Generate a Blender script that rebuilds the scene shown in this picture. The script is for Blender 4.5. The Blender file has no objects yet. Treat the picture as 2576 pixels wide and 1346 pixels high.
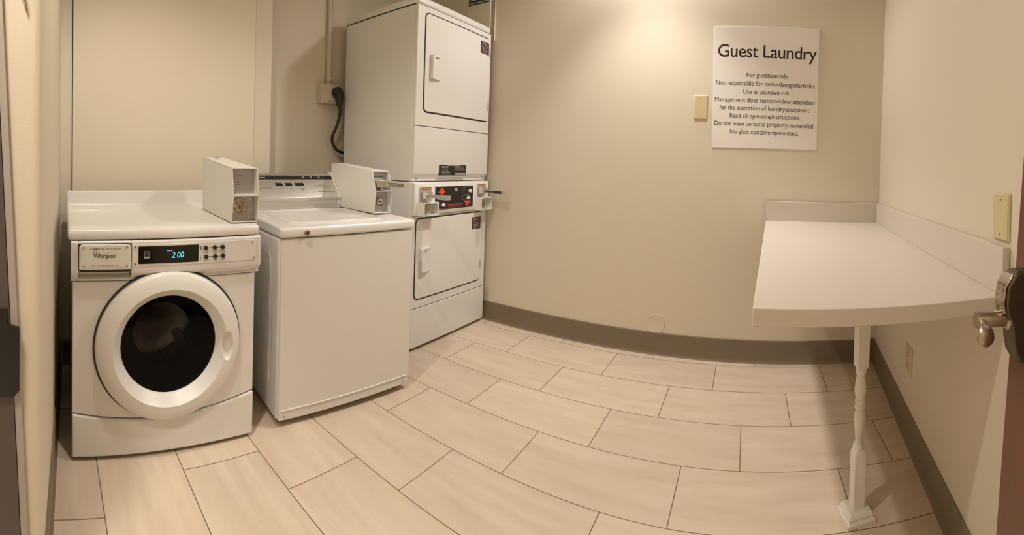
import bpy, bmesh, math, random
from mathutils import Vector, Matrix
random.seed(7)
PI = math.pi
C = bpy.context.scene.collection
SC = bpy.context.scene

# ------------------------------------------------------------------ camera, world, lights, exposure
IMG_W, IMG_H = 2576, 1346
FPX, X0, YH = 1114.3, 1881.74, 428.83          # pixels per radian, column of the room's back direction, row of the horizon
TILT_A, TILT_B, CAM_H = -0.0037, -0.0358, 1.154  # small pitch and roll of the sweep
def cyl_to_world(v):
    x2, y2, z3 = v
    x = x2*math.cos(TILT_B) + z3*math.sin(TILT_B); z2 = -x2*math.sin(TILT_B) + z3*math.cos(TILT_B)
    y = y2*math.cos(TILT_A) + z2*math.sin(TILT_A); z = -y2*math.sin(TILT_A) + z2*math.cos(TILT_A)
    return Vector((x, y, z))
th_c = (IMG_W/2 - X0)/FPX
fwd = cyl_to_world((math.sin(th_c), math.cos(th_c), 0)); right = cyl_to_world((math.cos(th_c), -math.sin(th_c), 0)); up = cyl_to_world((0, 0, 1))
cam = bpy.data.cameras.new('camera'); camo = bpy.data.objects.new('camera', cam); C.objects.link(camo)
cam.type = 'PANO'; cam.panorama_type = 'CENTRAL_CYLINDRICAL'
half = IMG_W/2/FPX
cam.central_cylindrical_range_u_min = -half; cam.central_cylindrical_range_u_max = half
cam.central_cylindrical_range_v_max = YH/FPX; cam.central_cylindrical_range_v_min = (YH - IMG_H)/FPX
cam.central_cylindrical_radius = 1.0
cam.clip_start = 0.02
camo.matrix_world = Matrix(((right.x, up.x, -fwd.x, 0), (right.y, up.y, -fwd.y, 0), (right.z, up.z, -fwd.z, CAM_H), (0, 0, 0, 1)))
SC.camera = camo

w = bpy.data.worlds.new('world'); SC.world = w; w.use_nodes = True
w.node_tree.nodes['Background'].inputs[0].default_value = (0.9, 0.8, 0.66, 1); w.node_tree.nodes['Background'].inputs[1].default_value = 0.05

WARM = (1.0, 0.905, 0.765); COOL = (1.0, 0.93, 0.87)
def spot(name, loc, power, size, blend, rad, target=None, col=WARM):
    l = bpy.data.lights.new(name, 'SPOT'); l.energy = power; l.spot_size = math.radians(size); l.spot_blend = blend
    l.shadow_soft_size = rad; l.color = col
    o = bpy.data.objects.new(name, l); o.location = loc; C.objects.link(o); return o
spot('downlight_by_washers', (-1.15, 0.30, 2.72), 64, 132, 0.6, 0.035)
spot('downlight_by_back_wall', (-0.63, 2.17, 2.75), 72, 92, 0.75, 0.07, col=COOL)
spot('downlight_by_back_wall_spill', (-0.63, 2.615, 2.75), 64, 168, 0.6, 0.08, col=COOL)
hall = bpy.data.lights.new('doorway_light', 'AREA'); hall.energy = 40; hall.size = 0.3; hall.color = WARM
ho = bpy.data.objects.new('doorway_light', hall); ho.location = (-0.3, -0.5, 2.72); C.objects.link(ho)

SC.view_settings.view_transform = 'Standard'; SC.view_settings.look = 'None'
SC.view_settings.gamma = 1.0; SC.view_settings.use_curve_mapping = False
SC.view_settings.exposure = 0.09

# ------------------------------------------------------------------ materials
def lin(r, g, b): return tuple((c/255/12.92 if c/255 <= 0.04045 else ((c/255 + 0.055)/1.055)**2.4) for c in (r, g, b))
def mat(name, col, rough=0.5, metal=0.0, var=0.04, vscale=6.0, bump=0.0, bscale=120.0, coat=0.0, emit=None, estr=0.0, stretch=None, spec=0.5):
    m = bpy.data.materials.new(name); m.use_nodes = True
    nt = m.node_tree; N = nt.nodes; L = nt.links; p = N['Principled BSDF']
    p.inputs['Roughness'].default_value = rough; p.inputs['Metallic'].default_value = metal
    p.inputs['Coat Weight'].default_value = coat; p.inputs['Coat Roughness'].default_value = 0.12
    p.inputs['Specular IOR Level'].default_value = spec
    tc = N.new('ShaderNodeTexCoord'); src = tc.outputs['Object']
    if stretch:
        mp = N.new('ShaderNodeMapping'); mp.inputs['Scale'].default_value = stretch; L.new(src, mp.inputs[0]); src = mp.outputs[0]
    nz = N.new('ShaderNodeTexNoise'); nz.inputs['Scale'].default_value = vscale; nz.inputs['Detail'].default_value = 4; L.new(src, nz.inputs['Vector'])
    mix = N.new('ShaderNodeMix'); mix.data_type = 'RGBA'
    mix.inputs[6].default_value = (*[c*(1 - var) for c in col], 1); mix.inputs[7].default_value = (*[min(1, c*(1 + var)) for c in col], 1)
    L.new(nz.outputs['Fac'], mix.inputs[0]); L.new(mix.outputs[2], p.inputs['Base Color'])
    if bump:
        nb = N.new('ShaderNodeTexNoise'); nb.inputs['Scale'].default_value = bscale; nb.inputs['Detail'].default_value = 3; L.new(src, nb.inputs['Vector'])
        bp = N.new('ShaderNodeBump'); bp.inputs['Strength'].default_value = bump; bp.inputs['Distance'].default_value = 0.004
        L.new(nb.outputs['Fac'], bp.inputs['Height']); L.new(bp.outputs[0], p.inputs['Normal'])
    if emit:
        p.inputs['Emission Color'].default_value = (*emit, 1); p.inputs['Emission Strength'].default_value = estr
    return m
WALL = mat('wall_paint', (0.71, 0.645, 0.525), 0.55, var=0.02, vscale=3, bump=0.06, bscale=220)
PANEL = mat('panel_paint', (0.745, 0.675, 0.54), 0.5, var=0.02, vscale=3, bump=0.05, bscale=90)
CEIL = mat('ceiling_paint', (0.72, 0.69, 0.62), 0.8, var=0.02, bump=0.1)
BASE = mat('vinyl_base', (0.20, 0.158, 0.105), 0.5, var=0.05)
ENAMEL = mat('white_enamel', (0.78, 0.768, 0.75), 0.28, var=0.012, vscale=3, coat=0.25)
ENAMEL2 = mat('white_enamel_matte', (0.78, 0.765, 0.74), 0.42, var=0.012, vscale=3, bump=0.03, bscale=400)
PLASTIC = mat('white_plastic', (0.80, 0.785, 0.765), 0.33, var=0.012)
PRINTW = mat('white_print', (0.78, 0.76, 0.72), 0.6)
COINW = mat('coin_box_paint', (0.79, 0.78, 0.755), 0.4, var=0.012, bump=0.05, bscale=500)
GREY = mat('grey_zinc_panel', (0.52, 0.51, 0.49), 0.4, 0.5, var=0.06, vscale=20)
GREYP = mat('grey_paint_panel', (0.50, 0.49, 0.46), 0.45, 0.1, var=0.04)
STEEL = mat('brushed_steel', (0.74, 0.73, 0.71), 0.36, 1.0, var=0.06, vscale=60, stretch=(0.6, 8, 8), bump=0.05, bscale=80)
CHROME = mat('chrome', (0.72, 0.71, 0.69), 0.14, 1.0)
BRASS = mat('aged_brass', (0.50, 0.44, 0.26), 0.32, 1.0)
NICKEL = mat('satin_nickel', (0.42, 0.37, 0.29), 0.33, 1.0, var=0.08, vscale=30)
DARKM = mat('dark_bronze_metal', (0.10, 0.085, 0.06), 0.42, 0.8, var=0.12, vscale=25)
BLACK = mat('black_plastic', (0.012, 0.012, 0.013), 0.35)
BLACKG = mat('black_gloss', (0.006, 0.006, 0.007), 0.12, coat=0.5)
BOWL = mat('black_door_bowl', (0.004, 0.004, 0.004), 0.25, spec=0.12)
RUBBER = mat('black_rubber', (0.02, 0.018, 0.017), 0.55)
GAP = mat('gap_shade_and_dark_parts', (0.03, 0.028, 0.026), 0.6)  # near-black colour for shade in open gaps; also the vent grille and box screws
INK = mat('black_ink', (0.012, 0.011, 0.011), 0.6)
INKG = mat('grey_ink', (0.20, 0.19, 0.18), 0.6)
INKL = mat('light_print', (0.45, 0.44, 0.41), 0.6)
GOLD = mat('gold_ink', (0.55, 0.42, 0.20), 0.45)
MAROON = mat('maroon_label', (0.05, 0.018, 0.022), 0.45)
RED = mat('red_label', (0.50, 0.09, 0.06), 0.5)
ORANGE = mat('orange_red_print', (0.80, 0.085, 0.02), 0.5, emit=None)
IVORY = mat('ivory_plastic', (0.63, 0.55, 0.31), 0.35, var=0.03)
IVORYD = mat('ivory_slots', (0.22, 0.17, 0.08), 0.5)
LAMIN = mat('white_laminate', (0.655, 0.60, 0.52), 0.45, var=0.012)
POSTW = mat('white_gloss_paint_on_wood', (0.80, 0.765, 0.71), 0.42, var=0.03, vscale=30, bump=0.12, bscale=60, stretch=(1, 1, 0.2))
PAPER = mat('white_board', (0.84, 0.80, 0.765), 0.55, var=0.01)
BOXP = mat('beige_box_paint', (0.60, 0.55, 0.43), 0.5, var=0.03)
WOOD = mat('mahogany_veneer', (0.115, 0.034, 0.014), 0.38, var=0.35, vscale=9, stretch=(6, 6, 0.6), coat=0.2)
FRAME = mat('dark_frame_paint', (0.10, 0.075, 0.075), 0.45, var=0.05)
FRAMEL = mat('frame_edge_paint', (0.42, 0.37, 0.33), 0.5, var=0.04)
CYAN = mat('display_cyan', (0.02, 0.2, 0.25), 0.4, emit=(0.10, 0.85, 1.0), estr=1.3)
def glass_mat():
    m = bpy.data.materials.new('smoked_glass'); m.use_nodes = True; nt = m.node_tree; N = nt.nodes; L = nt.links
    N.remove(N['Principled BSDF']); out = N['Material Output']
    t = N.new('ShaderNodeBsdfTransparent'); g = N.new('ShaderNodeBsdfGlossy'); g.inputs['Roughness'].default_value = 0.03
    nz = N.new('ShaderNodeTexNoise'); nz.inputs['Scale'].default_value = 4
    rp = N.new('ShaderNodeMapRange'); rp.inputs[3].default_value = 0.44; rp.inputs[4].default_value = 0.50; L.new(nz.outputs['Fac'], rp.inputs[0])
    cb = N.new('ShaderNodeCombineColor'); [L.new(rp.outputs[0], cb.inputs[i]) for i in range(3)]; L.new(cb.outputs[0], t.inputs[0])
    f = N.new('ShaderNodeFresnel'); f.inputs[0].default_value = 1.22
    mx = N.new('ShaderNodeMixShader'); L.new(f.outputs[0], mx.inputs[0]); L.new(t.outputs[0], mx.inputs[1]); L.new(g.outputs[0], mx.inputs[2]); L.new(mx.outputs[0], out.inputs[0])
    return m
GLASS = glass_mat()
def drum_mat():
    m = mat('perforated_drum_steel', (0.50, 0.48, 0.43), 0.35, 0.9, var=0.1)
    nt = m.node_tree; N = nt.nodes; L = nt.links; p = N['Principled BSDF']
    v = N.new('ShaderNodeTexVoronoi'); v.inputs['Scale'].default_value = 110; v.inputs['Randomness'].default_value = 0.1
    tc = N.new('ShaderNodeTexCoord'); L.new(tc.outputs['Object'], v.inputs['Vector'])
    lt = N.new('ShaderNodeMath'); lt.operation = 'LESS_THAN'; lt.inputs[1].default_value = 0.22; L.new(v.outputs['Distance'], lt.inputs[0])
    old = p.inputs['Base Color'].links[0].from_socket
    mx = N.new('ShaderNodeMix'); mx.data_type = 'RGBA'; mx.inputs[7].default_value = (0.01, 0.01, 0.01, 1)
    L.new(lt.outputs[0], mx.inputs[0]); L.new(old, mx.inputs[6]); L.new(mx.outputs[2], p.inputs['Base Color'])
    return m
DRUM = drum_mat()
TILE_W, TILE_L, TILE_Y0, TILE_X0, TILE_SHIFT = 0.3078, 0.6126, 2.634, -1.372, 0.3845
def tile_mat():
    m = bpy.data.materials.new('floor_tile'); m.use_nodes = True; nt = m.node_tree; N = nt.nodes; L = nt.links; p = N['Principled BSDF']
    def ma(op, a, b=None, c=None):
        n = N.new('ShaderNodeMath'); n.operation = op
        for i, v in enumerate((a, b, c)):
            if v is None: continue
            if isinstance(v, (int, float)): n.inputs[i].default_value = v
            else: L.new(v, n.inputs[i])
        return n.outputs[0]
    tc = N.new('ShaderNodeTexCoord'); sp = N.new('ShaderNodeSeparateXYZ'); L.new(tc.outputs['Object'], sp.inputs[0])
    X, Y = sp.outputs[0], sp.outputs[1]
    ry = ma('DIVIDE', ma('SUBTRACT', TILE_Y0, Y), TILE_W); row = ma('FLOOR', ry); fy = ma('SUBTRACT', ry, row)
    rx = ma('DIVIDE', ma('SUBTRACT', ma('SUBTRACT', X, TILE_X0), ma('MULTIPLY', row, TILE_SHIFT)), TILE_L); colm = ma('FLOOR', rx); fx = ma('SUBTRACT', rx, colm)
    ex = ma('MULTIPLY', ma('MINIMUM', fx, ma('SUBTRACT', 1.0, fx)), TILE_L); ey = ma('MULTIPLY', ma('MINIMUM', fy, ma('SUBTRACT', 1.0, fy)), TILE_W)
    e = ma('MINIMUM', ex, ey); gr = ma('LESS_THAN', e, 0.0019)
    wn = N.new('ShaderNodeTexWhiteNoise'); wn.noise_dimensions = '2D'; cv = N.new('ShaderNodeCombineXYZ'); L.new(row, cv.inputs[0]); L.new(colm, cv.inputs[1]); L.new(cv.outputs[0], wn.inputs['Vector'])
    st = N.new('ShaderNodeCombineXYZ')
    L.new(ma('ADD', ma('MULTIPLY', X, 1.3), ma('MULTIPLY', wn.outputs['Value'], 37.0)), st.inputs[0]); L.new(ma('ADD', ma('MULTIPLY', Y, 9.0), ma('MULTIPLY', wn.outputs['Value'], 91.0)), st.inputs[1])
    nz = N.new('ShaderNodeTexNoise'); nz.inputs['Scale'].default_value = 1.6; nz.inputs['Detail'].default_value = 6; nz.inputs['Roughness'].default_value = 0.6; L.new(st.outputs[0], nz.inputs['Vector'])
    cr = N.new('ShaderNodeValToRGB'); cr.color_ramp.elements[0].position = 0.30; cr.color_ramp.elements[0].color = (0.585, 0.475, 0.36, 1)
    cr.color_ramp.elements[1].position = 0.70; cr.color_ramp.elements[1].color = (0.70, 0.595, 0.475, 1); L.new(nz.outputs['Fac'], cr.inputs[0])
    mr = N.new('ShaderNodeMapRange'); mr.inputs[3].default_value = 0.95; mr.inputs[4].default_value = 1.04; L.new(wn.outputs['Value'], mr.inputs[0])
    hs = N.new('ShaderNodeHueSaturation'); L.new(mr.outputs[0], hs.inputs['Value']); L.new(cr.outputs[0], hs.inputs['Color'])
    mx = N.new('ShaderNodeMix'); mx.data_type = 'RGBA'; mx.inputs[7].default_value = (0.20, 0.155, 0.105, 1); L.new(gr, mx.inputs[0]); L.new(hs.outputs[0], mx.inputs[6]); L.new(mx.outputs[2], p.inputs['Base Color'])
    p.inputs['Roughness'].default_value = 0.42; p.inputs['Specular IOR Level'].default_value = 0.35
    sm = N.new('ShaderNodeMapRange'); sm.inputs[1].default_value = 0.0008; sm.inputs[2].default_value = 0.0030; L.new(e, sm.inputs[0])
    bp = N.new('ShaderNodeBump'); bp.inputs['Strength'].default_value = 0.5; bp.inputs['Distance'].default_value = 0.0015; L.new(sm.outputs[0], bp.inputs['Height']); L.new(bp.outputs[0], p.inputs['Normal'])
    return m
TILE = tile_mat()

# ------------------------------------------------------------------ mesh helpers
class MB:
    def __init__(s): s.bm = bmesh.new()
    def box(s, x0, x1, y0, y1, z0, z1):
        v = [s.bm.verts.new(p) for p in ((x0, y0, z0), (x1, y0, z0), (x1, y1, z0), (x0, y1, z0), (x0, y0, z1), (x1, y0, z1), (x1, y1, z1), (x0, y1, z1))]
        for f in ((0, 3, 2, 1), (4, 5, 6, 7), (0, 1, 5, 4), (1, 2, 6, 5), (2, 3, 7, 6), (3, 0, 4, 7)): s.bm.faces.new([v[i] for i in f])
        return s
    def prism(s, pts, axis, a0, a1, pts2=None):
        q = pts2 or pts
        f = {'x': lambda a, p: (a, p[0], p[1]), 'y': lambda a, p: (p[0], a, p[1]), 'z': lambda a, p: (p[0], p[1], a)}[axis]
        A = [s.bm.verts.new(f(a0, p)) for p in pts]; Bv = [s.bm.verts.new(f(a1, p)) for p in q]; n = len(pts)
        s.bm.faces.new(A); s.bm.faces.new(Bv[::-1])
        for i in range(n): s.bm.faces.new([A[i], Bv[i], Bv[(i+1) % n], A[(i+1) % n]])
        return s
    def grid(s, rings, closed_u=True, cap=True):
        V = [[s.bm.verts.new(p) for p in r] for r in rings]; n = len(V[0])
        for a, b in zip(V, V[1:]):
            for i in range(n if closed_u else n - 1): s.bm.faces.new([a[i], a[(i+1) % n], b[(i+1) % n], b[i]])
        if cap:
            if len(V[0]) > 2: s.bm.faces.new(V[0][::-1])
            s.bm.faces.new(V[-1])
        return s
    def lathe(s, prof, cx=0, cy=0, cz=0, axis='y', n=48, fn=None, cap=True):
        rings = []
        for k, (r, t) in enumerate(prof):
            ring = []
            for i in range(n):
                a = 2*PI*i/n; rr = r if fn is None else fn(k, r, a)
                u, v = rr*math.cos(a), rr*math.sin(a)
                ring.append({'y': (cx + u, cy + t, cz + v), 'z': (cx + u, cy + v, cz + t), 'x': (cx + t, cy + u, cz + v)}[axis])
            rings.append(ring)
        return s.grid(rings, True, cap)
    def tube(s, pts, r, n=12):
        P = [Vector(p) for p in pts]; rings = []; prev = None
        for i, p in enumerate(P):
            d = (P[min(i+1, len(P)-1)] - P[max(i-1, 0)]).normalized()
            u = d.orthogonal() if prev is None else (prev - d*prev.dot(d))
            u.normalize(); prev = u; v = d.cross(u)
            rings.append([tuple(p + u*r*math.cos(2*PI*k/n) + v*r*math.sin(2*PI*k/n)) for k in range(n)])
        return s.grid(rings)
    def build(s, name, m, parent=None, bevel=0.0, seg=3, angle=35, loc=None, rotz=0):
        bmesh.ops.recalc_face_normals(s.bm, faces=s.bm.faces)
        me = bpy.data.meshes.new(name); s.bm.to_mesh(me); s.bm.free(); me.materials.append(m)
        for p in me.polygons: p.use_smooth = True
        me.set_sharp_from_angle(angle=math.radians(angle))
        o = bpy.data.objects.new(name, me); C.objects.link(o)
        if parent: o.parent = parent
        if loc: o.location = loc
        if rotz: o.rotation_euler.z = rotz
        if bevel:
            b = o.modifiers.new('bevel', 'BEVEL'); b.width = bevel; b.segments = seg; b.limit_method = 'ANGLE'; b.angle_limit = math.radians(40); b.harden_normals = False
        return o
def bx(name, m, parent, x0, x1, y0, y1, z0, z1, bevel=0.0, **k): return MB().box(x0, x1, y0, y1, z0, z1).build(name, m, parent, bevel, **k)
def rrect(x0, x1, z0, z1, r, n=6, r4=None):
    out = []
    rs = r4 or (r, r, r, r)
    for (cx, cz, sx, sz, a0, rr) in ((x1, z1, -1, -1, 0, rs[0]), (x0, z1, 1, -1, 90, rs[1]), (x0, z0, 1, 1, 180, rs[2]), (x1, z0, -1, 1, 270, rs[3])):
        for i in range(n + 1):
            a = math.radians(a0 + 90*i/n); out.append((cx + sx*rr + rr*math.cos(a), cz + sz*rr + rr*math.sin(a)))
    return out
def plate(name, m, parent, x0, x1, z0, z1, y0, y1, r=0.005, bevel=0.0, **k): return MB().prism(rrect(x0, x1, z0, z1, r), 'y', y0, y1).build(name, m, parent, bevel, **k)
def text(name, s, m, parent, x, z, y, w=None, h=None, align='c', shear=0.0, depth=0.0004, spacing=1.0, bold=0.0, rot=0.0):
    cu = bpy.data.curves.new('text', 'FONT'); cu.body = s; cu.size = 1.0; cu.extrude = 0.0; cu.shear = shear; cu.space_character = spacing; cu.offset = bold; cu.resolution_u = 6
    o = bpy.data.objects.new('text', cu); C.objects.link(o); dg = bpy.context.evaluated_depsgraph_get()
    me = bpy.data.meshes.new_from_object(o.evaluated_get(dg)); bpy.data.objects.remove(o); bpy.data.curves.remove(cu)
    xs = [v.co.x for v in me.vertices]; ys = [v.co.y for v in me.vertices]; a, b, c, d = min(xs), max(xs), min(ys), max(ys)
    kx = (w/(b - a)) if w else None; ky = (h/0.73) if h else None      # h is the height of a capital letter
    kx = kx or ky; ky = ky or kx
    off = {'c': (a + b)/2, 'l': a, 'r': b}[align]
    cr, sr = math.cos(rot), math.sin(rot)
    for v in me.vertices:
        px, pz = (v.co.x - off)*kx, v.co.y*ky
        v.co = (x + px*cr - pz*sr, y - depth, z + px*sr + pz*cr)
    me.name = name; me.materials.clear(); me.materials.append(m)
    t = bpy.data.objects.new(name, me); C.objects.link(t); t.parent = parent
    return t
def bars(name, m, parent, rows, y, d=0.0004):
    b = MB()
    for (x0, x1, z, hh) in rows: b.box(x0, x1, y - d, y, z - hh/2, z + hh/2)
    return b.build(name, m, parent)
def thing(name, label, cat, loc=(0, 0, 0), rotz=0.0, group=None):
    o = bpy.data.objects.new(name, None); C.objects.link(o); o.location = loc; o.rotation_euler = (0, 0, rotz); o.empty_display_size = 0.1
    o['label'] = label; o['category'] = cat
    if group: o['group'] = group
    return o
def tag(o, label, cat, group=None):
    o['label'] = label; o['category'] = cat
    if group: o['group'] = group
    return o
def struct(o, label=None):
    o['kind'] = 'structure'
    if label: o['label'] = label
    return o
def screw(parent, x, z, y, r=0.0045, m=None, name='screw', d=0.0025):
    b = MB(); b.lathe([(r*1.0, 0), (r*0.9, -d*0.7), (r*0.55, -d), (r*0.5, -d*0.55), (r*0.1, -d*0.5)], x, y, z, 'y', 14)
    return b.build(name, m or CHROME, parent)
def catmull(P, n=8):
    P = [Vector(p) for p in P]; out = []
    Q = [P[0]*2 - P[1]] + P + [P[-1]*2 - P[-2]]
    for i in range(1, len(Q) - 2):
        a, b, c, d = Q[i-1:i+3]
        for k in range(n):
            t = k/n; out.append(0.5*((2*b) + (c - a)*t + (2*a - 5*b + 4*c - d)*t*t + (3*b - a - 3*c + d)*t**3))
    return out + [P[-1]]

# ------------------------------------------------------------------ the room
CEIL_Z = 2.80
BL, BR = (-2.56, 2.742), (0.82, 2.673)            # back wall corners
RF = (0.507, -0.20)                               # right wall, front end
NW0, NW1 = (-1.0, -0.023), (-2.42, 0.045)         # near wall beside the doorway, seen edge on
def wall_seg(name, a, b, z0, z1, th, m, ext=(0, 0)):
    a, b = Vector(a), Vector(b); d = (b - a).normalized(); n = Vector((d.y, -d.x))    # thickness goes to the right of a -> b
    a2, b2 = a - d*ext[0], b + d*ext[1]
    pts = [a2, b2, b2 + n*th, a2 + n*th]
    return struct(MB().prism([tuple(p) for p in pts], 'z', z0, z1).build(name, m))
def baseboard(name, a, b, h=0.138, th=0.007, ext=(0, 0)):
    a, b = Vector(a), Vector(b); d = (b - a).normalized(); n = Vector((-d.y, d.x)); a, b = a - d*ext[0], b + d*ext[1]
    prof = [(0, 0), (0.016, 0), (0.0125, 0.004), (0.009, 0.011), (th, 0.022), (th, h - 0.004), (th - 0.003, h), (0, h)]
    B = MB(); A = [B.bm.verts.new((a.x + n.x*p, a.y + n.y*p, z)) for p, z in prof]; Q = [B.bm.verts.new((b.x + n.x*p, b.y + n.y*p, z)) for p, z in prof]
    k = len(prof); B.bm.faces.new(A); B.bm.faces.new(Q[::-1])
    for i in range(k): B.bm.faces.new([A[i], Q[i], Q[(i+1) % k], A[(i+1) % k]])
    return struct(B.build(name, BASE, angle=25))
fl = MB().box(-2.8, 1.4, -1.9, 2.95, -0.06, 0.0).build('floor', TILE); struct(fl)
struct(MB().box(-2.8, 1.4, -1.9, 2.95, CEIL_Z, CEIL_Z + 0.06).build('ceiling', CEIL))
wall_seg('wall_back', BR, BL, 0, CEIL_Z, 0.1, WALL, (0.12, 0.12))
wall_seg('wall_left', BL, (-2.56, -0.1), 0, CEIL_Z, 0.1, WALL, (0.0, 0.0))
wall_seg('wall_right', RF, BR, 0, CEIL_Z, 0.1, WALL, (0, 0.0))
# bump-out behind the washers, and the board screwed onto it
chx = -2.40
struct(MB().box(-2.558, chx, -0.02, 1.285, 0, CEIL_Z - 0.002).build('wall_left_chase', WALL, bevel=0.004))
pn = bx('access_panel', PANEL, None, chx - 0.001, chx + 0.012, 0.110, 1.165, 0.62, CEIL_Z - 0.02, 0.002)
tag(pn, 'large cream painted access panel on the wall behind the front loading washer', 'panel')
bx('panel_gap_shade', GAP, pn, chx - 0.001, chx + 0.003, 0.1055, 0.111, 0.62, CEIL_Z - 0.02)  # dark strip painting in the shade of the gap beside the panel
for (yy, zz) in ((0.155, 0.985), (0.215, 0.985), (1.12, 1.93)): MB().lathe([(0.0028, 0), (0.0025, 0.0012), (0.0008, 0.0014)], chx + 0.012, yy, zz, 'x', 10).build('screw', BOXP, pn)
# near wall: inner face (grazed by the camera), rounded end at the doorway
d = (Vector(NW1) - Vector(NW0)).normalized(); nn = Vector((d.y, -d.x))   # nn points into the room
pts = []
e0 = Vector(NW0)
for i in range(7):
    a = i/6*PI/2
    pts.append(tuple(e0 + d*(0.022 - 0.022*math.sin(a)) + nn*(-0.022 + 0.022*math.cos(a))))
pts += [(-1.0, -0.095), (-1.0, -0.17), (-2.42, -0.17), NW1]
struct(MB().prism(pts, 'z', 0, CEIL_Z - 0.002).build('wall_front', WALL))
baseboard('baseboard_front', NW1, tuple(Vector(NW0)+d*0.03))
baseboard('baseboard_back', BR, BL)
baseboard('baseboard_right', RF, BR)
baseboard('baseboard_left', (chx, 1.28), (chx, 0.06))
baseboard('baseboard_left_recess', BL, (-2.56, 1.29))
# doorway: steel frame at the left with its strike plate, header, the hallway behind the camera
fr = MB()
zb, zt = 0.0, 2.06
def pr(y0b, y1b, y0t, y1t, x0, x1):
    A = [fr.bm.verts.new(p) for p in ((x0, y0b, zb), (x1, y0b, zb), (x1, y1b, zb), (x0, y1b, zb), (x0, y0t, zt), (x1, y0t, zt), (x1, y1t, zt), (x0, y1t, zt))]
    for f in ((0, 3, 2, 1), (4, 5, 6, 7), (0, 1, 5, 4), (1, 2, 6, 5), (2, 3, 7, 6), (3, 0, 4, 7)): fr.bm.faces.new([A[i] for i in f])
pr(-0.057, -0.165, -0.157, -0.168, -1.02, -0.985)
dfr = struct(fr.build('door_2_frame', FRAME, bevel=0.002))
fr = MB()
pr(-0.039, -0.056, -0.139, -0.156, -1.01, -0.988)
fre = fr.build('frame_edge', FRAMEL, dfr, bevel=0.002)
sp = MB().prism([(-0.150, 0.605), (-0.085, 0.605), (-0.072, 0.622), (-0.072, 0.765), (-0.100, 0.772), (-0.100, 0.805), (-0.150, 0.805)], 'x', -0.9855, -0.978).build('strike_plate', BLACK, dfr)
struct(MB().box(-1.0, 0.47, -0.165, -0.03, 2.06, CEIL_Z - 0.002).build('wall_front_header', WALL))
struct(MB().box(0.455, 0.507, -0.165, -0.03, 0, CEIL_Z - 0.002).build('wall_front_right', WALL))
struct(MB().box(-1.9, 1.3, -1.75, -1.65, 0, CEIL_Z - 0.002).build('wall_hallway', WALL))
struct(MB().box(-2.0, -1.9, -1.75, -0.17, 0, CEIL_Z - 0.002).build('wall_hallway_left', WALL))
struct(MB().box(1.2, 1.3, -1.65, -0.17, 0, CEIL_Z - 0.002).build('wall_hallway_right', WALL))
struct(MB().box(0.507, 1.2, -0.29, -0.17, 0, CEIL_Z - 0.002).build('wall_hallway_front', WALL))
# small sign edge on the near wall end, at the very top of the frame
sg = MB().prism([(-0.100, 1.60), (-0.086, 1.60), (-0.060, 1.492), (-0.0605, 1.474)], 'x', -0.9995, -0.988).build('wall_bracket', FRAMEL, None, 0.0006)
tag(sg, 'thin dark-edged bracket tip high on the wall end beside the doorway', 'bracket')
MB().prism([(-0.091, 1.60), (-0.086, 1.60), (-0.060, 1.492), (-0.0608, 1.486)], 'x', -0.989, -0.986).build('bracket_edge', BLACK, sg)

# ------------------------------------------------------------------ back wall fittings (local x along the wall, z up)
bdir = Vector((BR[0] - BL[0], BR[1] - BL[1])); brot = math.atan2(bdir.y, bdir.x); bdir.normalize()
def on_back(name, label, cat, u, z): return thing(name, label, cat, (BL[0] + bdir.x*(u - 0.24), BL[1] + bdir.y*(u - 0.24), z), brot)
s = on_back('wall_sign', 'large white notice board headed Guest Laundry on the back wall', 'sign', 2.574, 1.297)
MB().prism([(0, 0), (0.640, 0.006), (0.632, 0.748), (-0.008, 0.735)], 'y', -0.006, -0.001).build('board', PAPER, s, 0.0012)
def sx(px): return (px - 1797)/(2060 - 1797)*0.640 - 0.003
def sz(px): return 0.735 - (px - 70)/(376.5 - 70)*0.733
text('title_lettering', 'Guest Laundry', INK, s, (sx(1806) + sx(2053))/2, sz(145.5), -0.006, sx(2053) - sx(1806), 0.080, spacing=0.95, bold=0.006)
body = [('For guestuseonly.', 1879.6, 1984.6, 196), ('Not responsible for lostordanagedarticles.', 1803.6, 2053.8, 217.3), ('Use at yourown risk.', 1872.8, 1990, 238.8),
        ('Management does notprovideanattendant', 1802.2, 2053.8, 259.7), ('for the operation of laundryequipment.', 1814.4, 2042, 280), ('Read all operatinginstructions.', 1841, 2016, 299.8),
        ('Do not leave personal propertyunattended.', 1803.3, 2053, 320), ('No glass containerspermitted.', 1842.9, 2013.7, 340.4)]
for t, a, b, zz in body: text('notice_lettering', t, INK, s, (sx(a) + sx(b))/2, sz(zz), -0.006, sx(b) - sx(a), 0.0285)
def blank_plate(root, w_, h_, scr=True):
    pts = rrect(-w_/2, w_/2, -h_/2, h_/2, 0.004)
    inn = [(x*(1 - 0.010/w_), z*(1 - 0.010/h_)) for x, z in pts]
    MB().prism(pts, 'y', -0.001, -0.003).prism(pts, 'y', -0.003, -0.0085, inn).build('plate', IVORY, root)
    if scr:
        for q in (-1, 1): screw(root, 0, q*h_*0.36, -0.0085, 0.0035, IVORYD, d=0.001)
p = on_back('blank_wall_plate', 'ivory blank wall plate on the back wall just left of the notice board', 'wall plate', 2.498, 1.540)
blank_plate(p, 0.084, 0.148)
p = on_back('wall_patch', 'round wall-coloured cover disc low on the back wall above the baseboard', 'wall cover', 2.262, 0.190)
MB().lathe([(0.060, -0.001), (0.060, -0.0030), (0.0585, -0.0040), (0.0555, -0.0034), (0.054, -0.0030), (0.02, -0.0030), (0.001, -0.0030)], 0, 0, 0, 'y', 48).build('disc', WALL, p)
v = on_back('wall_vent', 'cream vent housing with a dark slotted grille high on the back wall behind the dryers', 'vent', 0.77, 2.05)
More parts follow.
